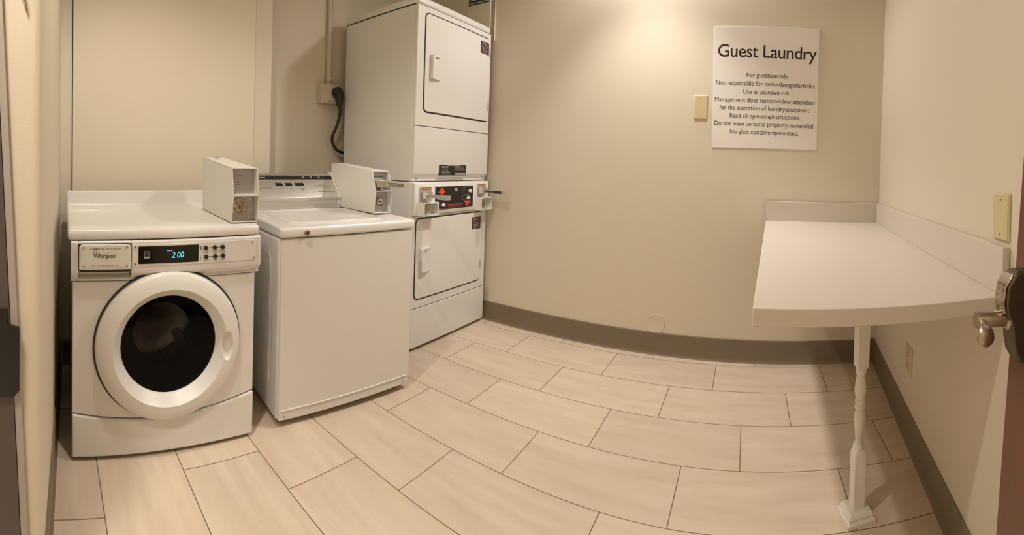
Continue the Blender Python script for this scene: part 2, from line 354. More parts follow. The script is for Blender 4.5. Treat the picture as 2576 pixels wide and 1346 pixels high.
bx('housing', PANEL, v, 0.0, 0.21, -0.025, -0.001, 0, 0.49, 0.003)
g = bx('grille', GAP, v, 0.012, 0.20, -0.030, -0.0245, 0.285, 0.47)
for k in range(7): bx('slat', GREYP, g, 0.012, 0.20, -0.036, -0.029, 0.292 + k*0.023, 0.298 + k*0.023)
rb = MB()
for k in range(4): rb.box(0.214 + k*0.009, 0.218 + k*0.009, -0.014, -0.001, 0, 0.49)
rb.build('ribbed_edge', BOXP, v)

# ------------------------------------------------------------------ left recess: conduit, electric boxes, plug and cord
LX = -2.56
def on_left(name, label, cat, yy, z): return thing(name, label, cat, (LX, yy, z), PI/2)    # local x = +Y, local y = into the wall
c = on_left('conduit_pipe', 'painted vertical conduit pipe running up the recess wall from the electric box', 'pipe', 1.812, 1.676)
MB().tube([(0, -0.020, 0.0), (0, -0.020, CEIL_Z - 1.678)], 0.018, 16).build('pipe', BOXP, c)
for zz in (0.02, 0.62): MB().lathe([(0.022, 0), (0.024, 0.006), (0.024, 0.024), (0.021, 0.03)], 0, -0.0225, zz, 'z', 20).build('collar', BOXP, c)
e = on_left('outlet_box', 'square painted outlet box on the recess wall holding the black plug', 'electrical box', 1.812, 1.605)
bx('box', BOXP, e, -0.084, 0.080, -0.058, -0.001, -0.068, 0.066, 0.004)
bx('cover', BOXP, e, -0.080, 0.076, -0.061, -0.0575, -0.064, 0.062, 0.0015)
for (a, b) in ((-0.02, -0.055), (0.062, 0.052)): screw(e, a, b, -0.061, 0.004, GAP, d=0.001)
e2 = on_left('junction_box', 'smaller painted junction box beside the outlet box half hidden behind the dryers', 'electrical box', 1.985, 1.605)
bx('box', BOXP, e2, -0.055, 0.065, -0.055, -0.001, -0.066, 0.064, 0.004)
bx('cover', BOXP, e2, -0.030, 0.060, -0.060, -0.0545, -0.062, 0.060, 0.002)
bx('strap', GREYP, e2, -0.085, -0.055, -0.03, -0.001, -0.05, 0.05, 0.002)
pc = on_left('power_cord', 'thick black power cord and round plug hanging from the outlet box', 'cord', 1.848, 1.605)
MB().lathe([(0.012, -0.0625), (0.034, -0.0625), (0.040, -0.068), (0.040, -0.092), (0.033, -0.104), (0.014, -0.108), (0.001, -0.108)], 0.0, 0, 0.008, 'y', 32).build('plug_cap', RUBBER, pc)
MB().lathe([(0.030, 0.0), (0.027, -0.045), (0.022, -0.075), (0.013, -0.082)], 0.008, -0.0935, -0.004, 'z', 20).build('strain_relief', RUBBER, pc)
MB().tube(catmull([(0.009, -0.0935, -0.078), (0.018, -0.090, -0.13), (0.006, -0.075, -0.215), (-0.022, -0.06, -0.30), (-0.008, -0.055, -0.355), (0.04, -0.05, -0.395), (0.12, -0.045, -0.41), (0.19, -0.04, -0.41)]), 0.0105, 12).build('cable', RUBBER, pc)

# ------------------------------------------------------------------ right wall fittings
rdir = Vector((BR[0] - RF[0], BR[1] - RF[1])).normalized(); rrot = math.atan2(-rdir.y, -rdir.x)    # local x runs from the back corner towards the viewer
def on_right(name, label, cat, u, z): return thing(name, label, cat, (BR[0] - rdir.x*u, BR[1] - rdir.y*u, z), rrot)
p = on_right('blank_wall_plate', 'ivory blank wall plate on the right wall above the folding counter', 'wall plate', 1.710, 1.059)
blank_plate(p, 0.092, 0.124)
p = on_right('wall_outlet', 'ivory double wall outlet low on the right wall under the folding counter', 'outlet', 0.842, 0.350)
blank_plate(p, 0.098, 0.118, False)
for q in (-1, 1):
    r_ = MB().prism(rrect(-0.018, 0.018, q*0.026 - 0.015, q*0.026 + 0.015, 0.008), 'y', -0.0085, -0.0105).build('receptacle', IVORY, p)
    bars('slots', IVORYD, r_, [(-0.009, -0.006, q*0.026 + 0.003, 0.010), (0.006, 0.009, q*0.026 + 0.003, 0.010), (-0.002, 0.002, q*0.026 - 0.008, 0.004)], -0.0105)
screw(p, 0, 0, -0.0085, 0.003, IVORYD, d=0.001)

# ------------------------------------------------------------------ folding counter with its turned post
ct = thing('folding_counter', 'white laminate folding counter along the right wall on one turned post', 'counter', (0, 0, 0), 0)
zt_, zu_ = 0.868, 0.828
def wx(y): return BR[0] - (BR[1] - y)*rdir.x/rdir.y - 0.003          # x of the right wall at y
yf, yb = 0.935, 2.668
def cpoly(g=0): return [(0.020, yf), (wx(yf) - g, yf - 0.015), (wx(yb), yb), (0.118, yb + 0.002)]
MB().prism(cpoly(), 'z', zu_, zt_).build('countertop', LAMIN, ct, 0.0025)
bs = MB().box(0.118, wx(yb) - 0.022, yb - 0.018, yb + 0.003, zt_, zt_ + 0.118).build('backsplash', LAMIN, ct, 0.002)
th_ = 0.020
MB().prism([(wx(yf) - th_, yf - 0.008), (wx(yf), yf - 0.010), (wx(yb), yb), (wx(yb) - th_, yb)], 'z', zt_, zt_ + 0.118).build('side_splash', LAMIN, ct, 0.002)
lx, ly = 0.405, 1.462
lg = MB()
rot = math.radians(54.5)
def sq(h): return [(lx + h*math.sqrt(2)*math.cos(rot + k*PI/2), ly + h*math.sqrt(2)*math.sin(rot + k*PI/2)) for k in range(4)]
H2 = 0.0205
lg.prism(sq(H2), 'z', 0.036, 0.218).prism(sq(H2), 'z', 0.218, 0.230, sq(H2*0.72))
lg.prism(sq(H2*0.72), 'z', 0.500, 0.510, sq(H2)).prism(sq(H2), 'z', 0.510, zu_)
prof = [(0.020, 0.268), (0.027, 0.276), (0.029, 0.284), (0.026, 0.293), (0.019, 0.298), (0.017, 0.306), (0.019, 0.325), (0.024, 0.352), (0.028, 0.378), (0.027, 0.398), (0.021, 0.408),
        (0.019, 0.413), (0.026, 0.418), (0.027, 0.426), (0.021, 0.433), (0.0255, 0.438), (0.027, 0.446), (0.021, 0.452), (0.0255, 0.462), (0.029, 0.480), (0.027, 0.500), (0.022, 0.522), (0.020, 0.535), (0.026, 0.541), (0.027, 0.550), (0.022, 0.557), (0.018, 0.562)]
lg.lathe([(r*0.70, 0.222 + (t - 0.268)*0.284/0.294) for r, t in prof], lx, ly, 0, 'z', 32)
lg.build('leg', POSTW, ct, 0.0012, 2)
ft = MB(); ft.prism(sq(0.051), 'z', 0.0, 0.013).prism(sq(0.048), 'z', 0.013, 0.017, sq(0.044)).prism(sq(0.044), 'z', 0.017, 0.026).prism(sq(0.044), 'z', 0.026, 0.037, sq(0.036))
ft.build('foot', POSTW, ct, 0.0012, 2)

# ------------------------------------------------------------------ open door at the right edge, with its keypad lock
dr = bpy.data.objects.new('door_1', None); C.objects.link(dr); dr['kind'] = 'structure'; dr['label'] = 'open dark mahogany door leaf with a keypad lock at the right edge'
DE = Vector((0.470, 0.752)); DH = Vector((0.372, -0.115)); dd = (DE - DH).normalized()
dr.location = (DE.x, DE.y, 0.0); dr.rotation_euler = (math.radians(-3.0), 0, math.atan2(-dd.y, -dd.x))   # local x from the latch edge to the hinge; local -y faces the room
struct(bx('door_leaf', WOOD, dr, 0, (DE - DH).length, 0.0, 0.035, 0.012, 2.03, 0.002))
pf = [(0, 0.985), (-0.030, 0.984), (-0.040, 0.976), (-0.052, 0.955), (-0.054, 0.925), (-0.050, 0.905), (-0.040, 0.885), (-0.036, 0.870), (-0.034, 0.855), (-0.028, 0.832), (-0.016, 0.814), (0, 0.810)]
lk = MB().prism(pf, 'x', 0.028, 0.072).build('keypad_lock', DARKM, dr, 0.006, 4); lk['label'] = 'dark bronze keypad lock'
kp = MB().prism([(-0.0395, 0.976), (-0.0525, 0.955), (-0.0545, 0.925), (-0.0505, 0.906), (-0.054, 0.905), (-0.058, 0.925), (-0.056, 0.956), (-0.042, 0.979)], 'x', 0.030, 0.070).build('keypad', NICKEL, lk, 0.002)
for i in range(5):
    for j in range(2): MB().lathe([(0.0034, 0), (0.0032, -0.001), (0.001, -0.0015)], 0.041 + j*0.018, -0.0570, 0.915 + i*0.011, 'y', 12).build('key', NICKEL, kp)
MB().lathe([(0.0155, -0.030), (0.0155, -0.098), (0.0135, -0.1025), (0.001, -0.1025)], 0.050, 0, 0.893, 'y', 32).build('spindle', NICKEL, lk)
MB().lathe([(0.022, -0.028), (0.022, -0.040), (0.018, -0.045), (0.012, -0.045)], 0.050, 0, 0.893, 'y', 32).build('rose', NICKEL, lk)
lv = MB()
def ell(x, y, z, ry, rz): return [(x, y + ry*math.cos(2*PI*k/20), z + rz*math.sin(2*PI*k/20)) for k in range(20)]
lv.grid([ell(0.045, -0.094, 0.891, 0.006, 0.010), ell(0.056, -0.094, 0.890, 0.007, 0.012), ell(0.068, -0.095, 0.887, 0.007, 0.010), ell(0.080, -0.098, 0.881, 0.012, 0.013), ell(0.092, -0.100, 0.877, 0.0165, 0.017), ell(0.099, -0.101, 0.875, 0.0150, 0.015), ell(0.102, -0.101, 0.875, 0.008, 0.008)])
lv.build('lever', NICKEL, lk)

# ------------------------------------------------------------------ shared laundry parts; local frame: x right along the front, y into the machine, z up
def coin_box(parent, x0, x1, zb, zm, zt, ztb, yb_, ym, ytp, yk, kind):
    """sheet metal coin meter case, open at the front, with two cells"""
    cb = bpy.data.objects.new('coin_box', None); C.objects.link(cb); cb.parent = parent; cb['label'] = 'white coin meter case'
    t = 0.004
    side = [(yb_, zb), (ym, zm), (ytp, zt), (yk, ztb), (yk, zb)]
    inn = [(yb_ + 0.001, zb + t), (ym + 0.001, zm), (ytp + 0.001, zt - t), (yk, ztb - t), (yk, zb + t)]
    m = MB()
    m.prism(side, 'x', x0, x0 + t).prism(side, 'x', x1 - t, x1)
    m.prism([(ytp, zt - t), (ytp, zt), (yk, ztb), (yk, ztb - t)], 'x', x0, x1)
    m.prism([(yb_, zb), (yb_, zb + t), (yk, zb + t), (yk, zb)], 'x', x0, x1).box(x0, x1, yk - t, yk, zb, ztb - t)
    m.box(x0 + t, x1 - t, ym - 0.0005, ym + 0.075, zm - 0.005, zm)
    m.build('case', COINW, cb, 0.0008, 2)
    yr = ym + 0.045
    up_ = bx('upper_plate', GREYP, cb, x0 + t, x1 - t, yr + 0.012, yr + 0.016, zm, zt - t)
    lo = bx('lower_plate', GREY, cb, x0 + t, x1 - t, yr, yr + 0.004, zb + t, zm - 0.005)
    xc = (x0 + x1)/2
    if kind == 1:
        bars('coin_slot', INK, up_, [(x0 + 0.020, x0 + 0.0225, zm + 0.075, 0.030)], yr + 0.012)
        text('slot_lettering', 'QUARTERS', INKG, up_, x0 + 0.029, zm + 0.072, yr + 0.0115, 0.026, 0.006, 'l')
        text('return_lettering', 'COIN', INKG, up_, x0 + 0.032, zm + 0.046, yr + 0.0115, 0.013, 0.005, 'l')
        text('return_lettering', 'RETURN', INKG, up_, x0 + 0.030, zm + 0.037, yr + 0.0115, 0.018, 0.005, 'l')
        MB().prism([(x0 + 0.011, zm + 0.036), (x0 + 0.020, zm + 0.036), (x0 + 0.020, zm + 0.010), (x0 + 0.025, zm + 0.004), (x0 + 0.017, zm + 0.002), (x0 + 0.011, zm + 0.010)], 'y', yr + 0.006, yr + 0.013).build('return_chute', BLACK, up_)
        MB().tube([(x0 + 0.006, yr + 0.008, zm + 0.043), (x0 + 0.018, yr + 0.004, zm + 0.047)], 0.003, 8).build('return_lever', CHROME, up_)
        L_ = MB().lathe([(0.034, 0), (0.034, -0.006), (0.030, -0.010), (0.025, -0.010), (0.021, -0.004), (0.017, -0.004), (0.017, -0.014), (0.015, -0.016), (0.001, -0.016)], xc - 0.018, yr, zb + 0.062, 'y', 48).build('vault_lock', CHROME, lo)
        MB().lathe([(0.0165, -0.016), (0.0145, -0.0175), (0.001, -0.0175)], xc - 0.018, yr, zb + 0.062, 'y', 32).build('key_core', BRASS, L_)
        bars('keyhole', INK, L_, [(xc - 0.0205, xc - 0.0155, zb + 0.062, 0.013)], yr - 0.0175)
        for zz in (zb + 0.020, zm - 0.020): screw(lo, x1 - 0.026, zz, yr, 0.006)
        screw(cb, x1 - 0.010, zb + 0.022, yr - 0.002, 0.005)
    else:
        bars('price_print', INKG, up_, [(x0 + 0.016, x0 + 0.086, zt - 0.030, 0.010)] + [(x0 + 0.018 + k*0.026, x0 + 0.026 + k*0.026, zt - 0.016, 0.004) for k in range(3)], yr + 0.012)
        sl = MB().box(x0 + 0.010, x0 + 0.080, yr - 0.055, yr + 0.012, zm + 0.018, zm + 0.056).build('coin_slide', CHROME, cb, 0.002)
        MB().box(x0 + 0.030, x0 + 0.066, yr - 0.175, yr - 0.055, zm + 0.030, zm + 0.044).build('slide_tongue', CHROME, sl, 0.002)
        bx('slide_window', BLACK, sl, x0 + 0.066, x0 + 0.068, yr - 0.112, yr - 0.066, zm + 0.030, zm + 0.045)
        MB().box(x0 + 0.027, x0 + 0.069, yr - 0.195, yr - 0.120, zm + 0.026, zm + 0.047).build('slide_grip', NICKEL, sl, 0.003)
        MB().lathe([(0.007, 0), (0.007, -0.02), (0.001, -0.02)], x0 + 0.046, yr - 0.01, zm + 0.008, 'y', 16).build('slide_pin', CHROME, sl)
        k_ = MB().box(xc - 0.030, xc + 0.016, yr - 0.014, yr, zb + 0.030, zb + 0.080).build('vault_lock', NICKEL, lo, 0.003)
        MB().lathe([(0.016, -0.014), (0.016, -0.020), (0.012, -0.022), (0.001, -0.022)], xc - 0.006, yr, zb + 0.062, 'y', 32).build('key_core', CHROME, k_)
        bars('keyhole', INK, k_, [(xc - 0.009, xc - 0.004, zb + 0.062, 0.010)], yr - 0.022)
    MB().lathe([(0.009, 0), (0.011, 0.003), (0.011, 0.011), (0.008, 0.014), (0.001, 0.014)], x0 + 0.045, yk - 0.10, zt + (ztb - zt)*((yk - 0.10 - ytp)/(yk - ytp)), 'z', 20).build('top_lock', CHROME, cb)
    return cb

# ------------------------------------------------------------------ front loading washer
yaw1 = math.radians(88.6)
W = thing('front_load_washer', 'white front loading coin washer with round glass door and lit price display', 'washing machine', (-1.630, 0.086, 0.0), yaw1)
xa, xb = -0.008, 0.718
D1 = 0.66
bo = MB()
bo.box(xa, xa + 0.006, 0.020, D1, 0.022, 0.838).box(xb - 0.006, xb, 0.020, D1, 0.022, 0.838).box(xa, xb, D1 - 0.006, D1, 0.022, 0.838).box(xa, xb, 0.03, D1, 0.022, 0.028)
bo.build('cabinet', ENAMEL, W, 0.002)
for (fx_, fy_) in ((0.05, 0.07), (0.66, 0.07), (0.05, 0.60), (0.66, 0.60)): MB().lathe([(0.022, 0), (0.022, 0.010), (0.010, 0.012), (0.010, 0.03)], fx_, fy_, 0, 'z', 18).build('foot', RUBBER, W)
dcx, dcz = 0.360, 0.432
# front panel with the door opening; its lower edge follows the curved kick panel seam
def seam(x): t = (x - xa)/(xb - xa); return 0.150 + 0.040*(2*t - 0.93)**2
fp = MB(); n = 96; R0 = 0.232
def edge_pt(a):
    c_, s_ = math.cos(a), math.sin(a); k = 1e9
    if c_ > 1e-6: k = min(k, (xb - dcx)/c_)
    if c_ < -1e-6: k = min(k, (xa - dcx)/c_)
    if s_ > 1e-6: k = min(k, (0.6815 - dcz)/s_)
    x, z = dcx + c_*k, dcz + s_*k
    if s_ < 0:
        for _ in range(6):
            zz = seam(min(max(x, xa), xb)); k2 = (zz - dcz)/s_
            k = min(k2, ((xb - dcx)/c_ if c_ > 1e-6 else ((xa - dcx)/c_ if c_ < -1e-6 else 1e9))); x, z = dcx + c_*k, dcz + s_*k
    return x, z
ang = [2*PI*i/n for i in range(n)]
for (x, z) in ((xb, 0.6815), (xa, 0.6815), (xa, seam(xa)), (xb, seam(xb))): ang.append(math.atan2(z - dcz, x - dcx) % (2*PI))
ang = sorted(set(ang))
outp = [edge_pt(a) for a in ang]; inp = [(dcx + R0*math.cos(a), dcz + R0*math.sin(a)) for a in ang]
fp.grid([[(x, 0.020, z) for x, z in outp], [(x, 0.004, z) for x, z in outp], [(x, 0.0, dcz + (z - dcz)*0.995) if False else (dcx + (x - dcx)*0.992, 0.0, dcz + (z - dcz)*0.992) for x, z in outp], [(x, 0.0, z) for x, z in inp], [(x, 0.020, z) for x, z in inp]], True, False)
fp.build('front_panel', ENAMEL, W, angle=30)
kk = [(xa, 0.014)] + [(xa + (xb - xa)*i/24, seam(xa + (xb - xa)*i/24) - 0.004) for i in range(25)] + [(xb, 0.014)]
MB().prism(kk, 'y', -0.006, 0.020).build('kick_panel', ENAMEL, W, 0.007, 4)
# control band: overhanging nose curling back under, with a finger recess below the drawer
def band(y_front, z_low, curl): return [(0.02, 0.836), (y_front + 0.006, 0.836), (y_front, 0.830), (y_front - 0.006, 0.728), (y_front - 0.003, 0.716), (y_front + 0.010, z_low), (curl, z_low - 0.013), (0.0, 0.691), (0.0, 0.6845), (0.02, 0.6845)]
cbn = MB()
cbn.prism(band(-0.016, 0.706, 0.004), 'x', xa - 0.007, 0.012).prism(band(-0.016, 0.706, 0.004), 'x', 0.209, xb + 0.016)
cbn.prism([(0.02, 0.836), (-0.010, 0.836), (-0.016, 0.830), (-0.017, 0.826), (0.012, 0.824), (0.016, 0.705), (0.004, 0.697), (0.0, 0.692), (0.0, 0.6845), (0.02, 0.6845)], 'x', 0.012, 0.209)
cbn.build('control_band', ENAMEL, W, 0.002)
# drawer with nameplate
dw = MB().prism(rrect(0.0145, 0.2065, 0.732, 0.8255, 0.012, 6, (0.014, 0.014, 0.003, 0.003)), 'y', -0.028, 0.004).build('detergent_drawer', PLASTIC, W, 0.004, 3)
MB().prism(rrect(0.0115, 0.2095, 0.722, 0.8285, 0.014), 'y', -0.0190, -0.002).build('drawer_gap_shade', GAP, W)  # dark plate behind the drawer, its colour standing for shade in the gap
npl = MB().prism(rrect(0.023, 0.198, 0.741, 0.821, 0.004), 'y', -0.0292, -0.0275).build('nameplate', PRINTW, dw, 0.0004)
for a in (0.031, 0.190):
    for b in (0.747, 0.815): screw(npl, a, b, -0.0292, 0.0048)
text('logo_lettering', 'Whirlpool', INK, npl, 0.108, 0.7765, -0.0293, 0.083, 0.018, bold=0.008, rot=0.005)
text('duty_lettering', 'COMMERCIAL DUTY', INK, npl, 0.0945, 0.8075, -0.0293, 0.082, 0.0055, bold=0.003, shear=0.2)
text('washer_lettering', 'WASHER', INKG, npl, 0.1525, 0.8075, -0.0293, 0.031, 0.0055, shear=0.2)
text('pull_lettering', 'PULL FOR DISPENSER', INKG, npl, 0.110, 0.7465, -0.0293, 0.062, 0.0042)
for xx in (0.066, 0.152): MB().prism([(xx - 0.005, 0.7505), (xx - 0.0040, 0.7510), (xx, 0.7470), (xx + 0.0040, 0.7510), (xx + 0.005, 0.7505), (xx, 0.7455)], 'y', -0.0297, -0.0292).build('chevron_print', INKG, npl)
def ering(cx, cz, rx, rz, rotd, w_, a0, a1, y, nn=40):
    m = MB(); ro = math.radians(rotd)
    P = []
    for rr in (1.0, 1.0 - w_):
        row = []
        for i in range(nn + 1):
            a = math.radians(a0 + (a1 - a0)*i/nn); u, v = rx*rr*math.cos(a), (rz - rx*(1 - rr))*math.sin(a)
            row.append((cx + u*math.cos(ro) - v*math.sin(ro), y, cz + u*math.sin(ro) + v*math.cos(ro)))
        P.append(row)
    m.grid(P, False, False); return m
ering(0.1135, 0.7835, 0.024, 0.0055, 54, 0.055, 20, 330, -0.02935).build('swirl_logo', GOLD, npl)
ering(0.076, 0.7975, 0.0125, 0.0028, 0, 0.09, 0, 360, -0.02935).build('oval_logo', INK, npl)
# fascia with display and buttons
fa = MB().prism(rrect(0.2135, 0.710, 0.742, 0.8225, 0.004), 'y', -0.0236, -0.017).build('fascia', PRINTW, W, 0.0004)
for a, b in ((0.222, 0.813), (0.222, 0.751), (0.694, 0.811), (0.702, 0.749)): screw(fa, a, b, -0.0236, 0.0050)
ds = MB().prism(rrect(0.234, 0.467, 0.750, 0.8155, 0.003), 'y', -0.0248, -0.0235).build('display', BLACKG, fa)
text('price_digits', '2.00', CYAN, ds, 0.385, 0.769, -0.0249, 0.048, 0.0220, shear=0.22)
text('price_lettering', 'PRICE', CYAN, ds, 0.353, 0.793, -0.0249, 0.020, 0.0062, bold=0.008)
es = MB(); x_, z_ = 0.2655, 0.7825
for (a, b, c_, d_) in ((-.010, .010, .0115, .0125), (-.010, .010, -.0125, -.0070), (-.010, -.009, -.012, .012), (.009, .010, -.012, .012), (-.010, .010, -.004, -.0032)): es.box(x_ + a, x_ + b, -0.0252, -0.0248, z_ + c_, z_ + d_)
es.prism([(x_ - .008, z_ + .003), (x_ - .002, z_ + .008), (x_ + .004, z_ + .0065), (x_ + .008, z_ + .001), (x_ + .0065, z_ + .0005), (x_ + .003, z_ + .005), (x_ - .002, z_ + .0062), (x_ - .007, z_ + .002)], 'y', -0.0252, -0.0248)
es.build('energy_logo', INKL, ds)
ln = []
rows_ = ((0.8005, (('COTTON', 'WHITES'), ('PERM', 'PRESS'), ('COLORED', 'DELICATES'))), (0.7655, (('HOT',), ('WARM',), ('COLD',))))
for zz, names in rows_:
    ln.append((0.484, 0.574, zz, 0.0016))
    for k, nm in enumerate(names):
        xx = (0.496, 0.533, 0.565)[k] + (0.002 if zz < 0.78 else 0)
        MB().lathe([(0.0092, 0), (0.0092, -0.003), (0.0078, -0.0068), (0.0045, -0.0088), (0.0008, -0.0092)], xx, -0.0236, zz, 'y', 24).build('button', BLACKG, fa)
        for q, line in enumerate(nm): text('button_lettering', line, INKG, fa, xx, zz - 0.0155 - q*0.0052, -0.0237, min(0.025, 0.0034*len(line) + 0.002), 0.0036)
bars('button_lines', INK, fa, ln, -0.0236)
ic = MB()
ic.prism([(0.470, 0.806), (0.473, 0.8075), (0.478, 0.8075), (0.481, 0.806), (0.4795, 0.802), (0.479, 0.794), (0.472, 0.794), (0.4715, 0.802)], 'y', -0.0240, -0.0236)
ic.build('shirt_icon', INKG, fa); ic = MB()
ic.box(0.4752, 0.4768, -0.0240, -0.0236, 0.760, 0.770).lathe([(0.0026, -0.0236), (0.0026, -0.0240)], 0.476, 0, 0.758, 'y', 14)
ic.build('thermometer_icon', INKG, fa)
# lid with splash back
lp = [(-0.013, 0.8395), (D1, 0.8395), (D1, 0.962), (D1 - 0.008, 0.969), (D1 - 0.018, 0.970), (D1 - 0.027, 0.963), (D1 - 0.033, 0.940), (D1 - 0.040, 0.908), (D1 - 0.048, 0.894), (D1 - 0.062, 0.887), (D1 - 0.09, 0.884), (0.06, 0.883), (0.012, 0.8815), (-0.006, 0.876), (-0.014, 0.866)]
MB().prism(lp, 'x', xa - 0.019, xb + 0.013).build('top', ENAMEL, W, 0.010, 4)
# porthole door
MB().lathe([(0.2925, 0.010), (0.2925, -0.004), (0.286, -0.004)], dcx, 0, dcz, 'y', 96, cap=False).build('door_seal', RUBBER, W)
drp = [(0.205, 0.006), (0.282, 0.006), (0.284, -0.018), (0.281, -0.030), (0.272, -0.038), (0.245, -0.046), (0.222, -0.050), (0.208, -0.032), (0.193, -0.012), (0.188, -0.006), (0.188, 0.012), (0.205, 0.012)]
m_ = MB().lathe(drp + drp[:1], dcx, 0, dcz, 'y', 128, cap=False); bmesh.ops.remove_doubles(m_.bm, verts=m_.bm.verts, dist=1e-5)
dr_ = m_.build('door', PLASTIC, W, angle=50); dr_['label'] = 'white round porthole door ring'
# the finger scoop at the latch side of the ring is cut out of it
ha = math.radians(-4); hc = (dcx + 0.226*math.cos(ha), -0.048, dcz + 0.226*math.sin(ha))
cut = MB().grid([[(hc[0] + 0.024*math.sin(PI*j/16)*math.cos(2*PI*i/32), hc[1] + 0.026*math.sin(PI*j/16)*math.sin(2*PI*i/32), hc[2] + 0.058*math.cos(PI*j/16)) for i in range(32)] for j in range(1, 16)]).build('cutter', PLASTIC)
bo_ = dr_.modifiers.new('scoop', 'BOOLEAN'); bo_.operation = 'DIFFERENCE'; bo_.solver = 'EXACT'; bo_.object = cut
cut.parent = W
dg = bpy.context.evaluated_depsgraph_get(); dg.update()
nm_ = bpy.data.meshes.new_from_object(dr_.evaluated_get(dg)); dr_.modifiers.clear(); dr_.data = nm_; nm_.name = 'door'
bpy.data.objects.remove(cut)
for p in nm_.polygons: p.use_smooth = True
nm_.set_sharp_from_angle(angle=math.radians(40))
gl = [(0.1885, -0.004), (0.180, -0.006), (0.150, -0.009), (0.10, -0.012), (0.05, -0.0135), (0.001, -0.014)]
MB().lathe(gl, dcx, 0, dcz, 'y', 96, cap=False).build('door_glass', GLASS, dr_)
MB().lathe([(0.189, 0.0), (0.187, 0.004), (0.180, 0.020), (0.165, 0.045), (0.142, 0.085), (0.124, 0.120), (0.119, 0.122), (0.126, 0.105), (0.150, 0.080), (0.175, 0.045), (0.189, 0.020)], dcx, 0, dcz, 'y', 96, cap=False).build('door_bowl', BOWL, dr_)
dm = MB().lathe([(0.200, 0.030), (0.214, 0.050), (0.235, 0.09), (0.240, 0.12), (0.240, 0.46), (0.20, 0.49), (0.06, 0.50), (0.001, 0.50)], dcx, 0, dcz, 'y', 72, cap=False).build('drum', DRUM, W)
MB().lathe([(0.232, 0.004), (0.236, 0.05), (0.222, 0.075), (0.210, 0.060), (0.200, 0.030), (0.210, 0.020)], dcx, 0, dcz, 'y', 72, cap=False).build('boot_seal', RUBBER, W)
for k in range(3):
    a = math.radians(75 + 120*k); ca, sa = math.cos(a), math.sin(a); m = MB()
    q = [(-0.035, 0.238), (0.035, 0.238), (0.012, 0.180), (-0.012, 0.180)]
    m.prism([(dcx + u*(-sa) + v*ca, dcz + u*ca + v*sa) for u, v in q], 'y', 0.13, 0.44); m.build('drum_lifter', STEEL, dm, 0.006)
cb = coin_box(W, 0.617, 0.730, 0.886, 1.000, 1.109, 1.146, 0.022, 0.004, 0.028, 0.50, 1)
cb.rotation_euler.z = math.radians(-4.0); cb.location = Vector((0.617, 0.0, 0)) - Matrix.Rotation(math.radians(-4.0), 3, 'Z') @ Vector((0.617, 0.0, 0))

# ------------------------------------------------------------------ top loading washer
yaw2 = math.atan2(0.993, 0.118)
V = thing('top_load_washer', 'white top loading coin washer with brushed steel console between front loader and dryers', 'washing machine', (-1.607, 0.907, 0.0), yaw2)
xa, xb, D2 = 0.010, 0.722, 0.655
MB().box(xa, xb, 0.012, D2, 0.030, 0.811).build('cabinet', ENAMEL2, V, 0.010, 3)
sp_ = MB()
for (ya, yb2) in ((0.10, 0.60),):
    pts_ = rrect(ya, yb2, 0.12, 0.735, 0.05)
    sp_.prism(pts_, 'x', xa - 0.0025, xa + 0.002)
sp_.build('side_panel', ENAMEL2, V, 0.002)
MB().prism(rrect(xa + 0.006, xb + 0.002, 0.028, 0.810, 0.010), 'y', 0.0, 0.016).build('front_panel', ENAMEL2, V, 0.006, 3)
kp_ = MB().box(xa + 0.020, xb - 0.010, -0.004, 0.003, 0.070, 0.076).build('kick_crease', ENAMEL2, V, 0.0025)
for a in (0.045, 0.683): screw(V, a, 0.047, 0.0, 0.0055, GREY)
for (fx_, fy_) in ((0.06, 0.06), (0.67, 0.06), (0.06, 0.60), (0.67, 0.60)): MB().lathe([(0.020, 0), (0.020, 0.010), (0.009, 0.012), (0.009, 0.035)], fx_, fy_, 0, 'z', 18).build('foot', RUBBER, V)
xl0, xl1 = xa - 0.002, xb + 0.012
MB().prism([(-0.006, 0.8145), (D2, 0.8145), (D2, 0.868), (0.52, 0.868), (0.10, 0.862), (0.02, 0.860), (0.002, 0.857), (-0.005, 0.850), (-0.007, 0.842)], 'x', xl0, xl1).build('top', ENAMEL, V, 0.009, 4)
# loading lid: shallow dished panel with a rounded front
ld = MB(); x0_, x1_, y0_, y1_ = 0.085, 0.602, 0.062, 0.495
def zt2(y): return 0.8605 + 0.0075*min(1, max(0, (y - 0.02)/0.5))
def rr_(g, zoff, r): return [(x, y, zt2(y) + zoff) for x, y in rrect(x0_ + g, x1_ - g, y0_ + g, y1_ - g*0.6, r, 8)]
ld.grid([rr_(0.0, -0.004, 0.06), rr_(0.0, 0.0045, 0.06), rr_(0.003, 0.007, 0.058), rr_(0.016, 0.007, 0.05), rr_(0.050, 0.0015, 0.04), rr_(0.12, 0.0010, 0.03)], True, True)
ld.build('lid', ENAMEL, V, angle=60)
lkk = MB().lathe([(0.011, 0), (0.013, -0.003), (0.013, -0.008), (0.010, -0.011), (0.009, -0.008), (0.001, -0.008)], 0.128, -0.006, 0.834, 'y', 28).build('service_lock', NICKEL, V)
bars('keyhole', INK, lkk, [(0.126, 0.130, 0.834, 0.010)], -0.0142)
cp = [(0.545, 0.8685), (0.541, 0.895), (0.545, 0.914), (0.533, 0.924), (0.530, 0.931), (0.534, 0.936), (0.640, 1.056), (0.648, 1.062), (0.672, 1.062), (0.685, 1.050), (0.685, 0.8685)]
cs = MB().prism(cp, 'x', 0.014, 0.606).build('console', STEEL, V, 0.002)
big = [(y + (0.006 if y > 0.6 else -0.007), z + (0.007 if z > 1.0 else 0)) for y, z in cp]
ec = MB().prism(big, 'x', 0.601, 0.613).build('end_cap', IVORY if False else COINW, V, 0.002)
MB().prism(big, 'x', 0.008, 0.016).build('end_cap', COINW, V, 0.002)
screw(ec, 0.607, 0.884, 0.534, 0.004)
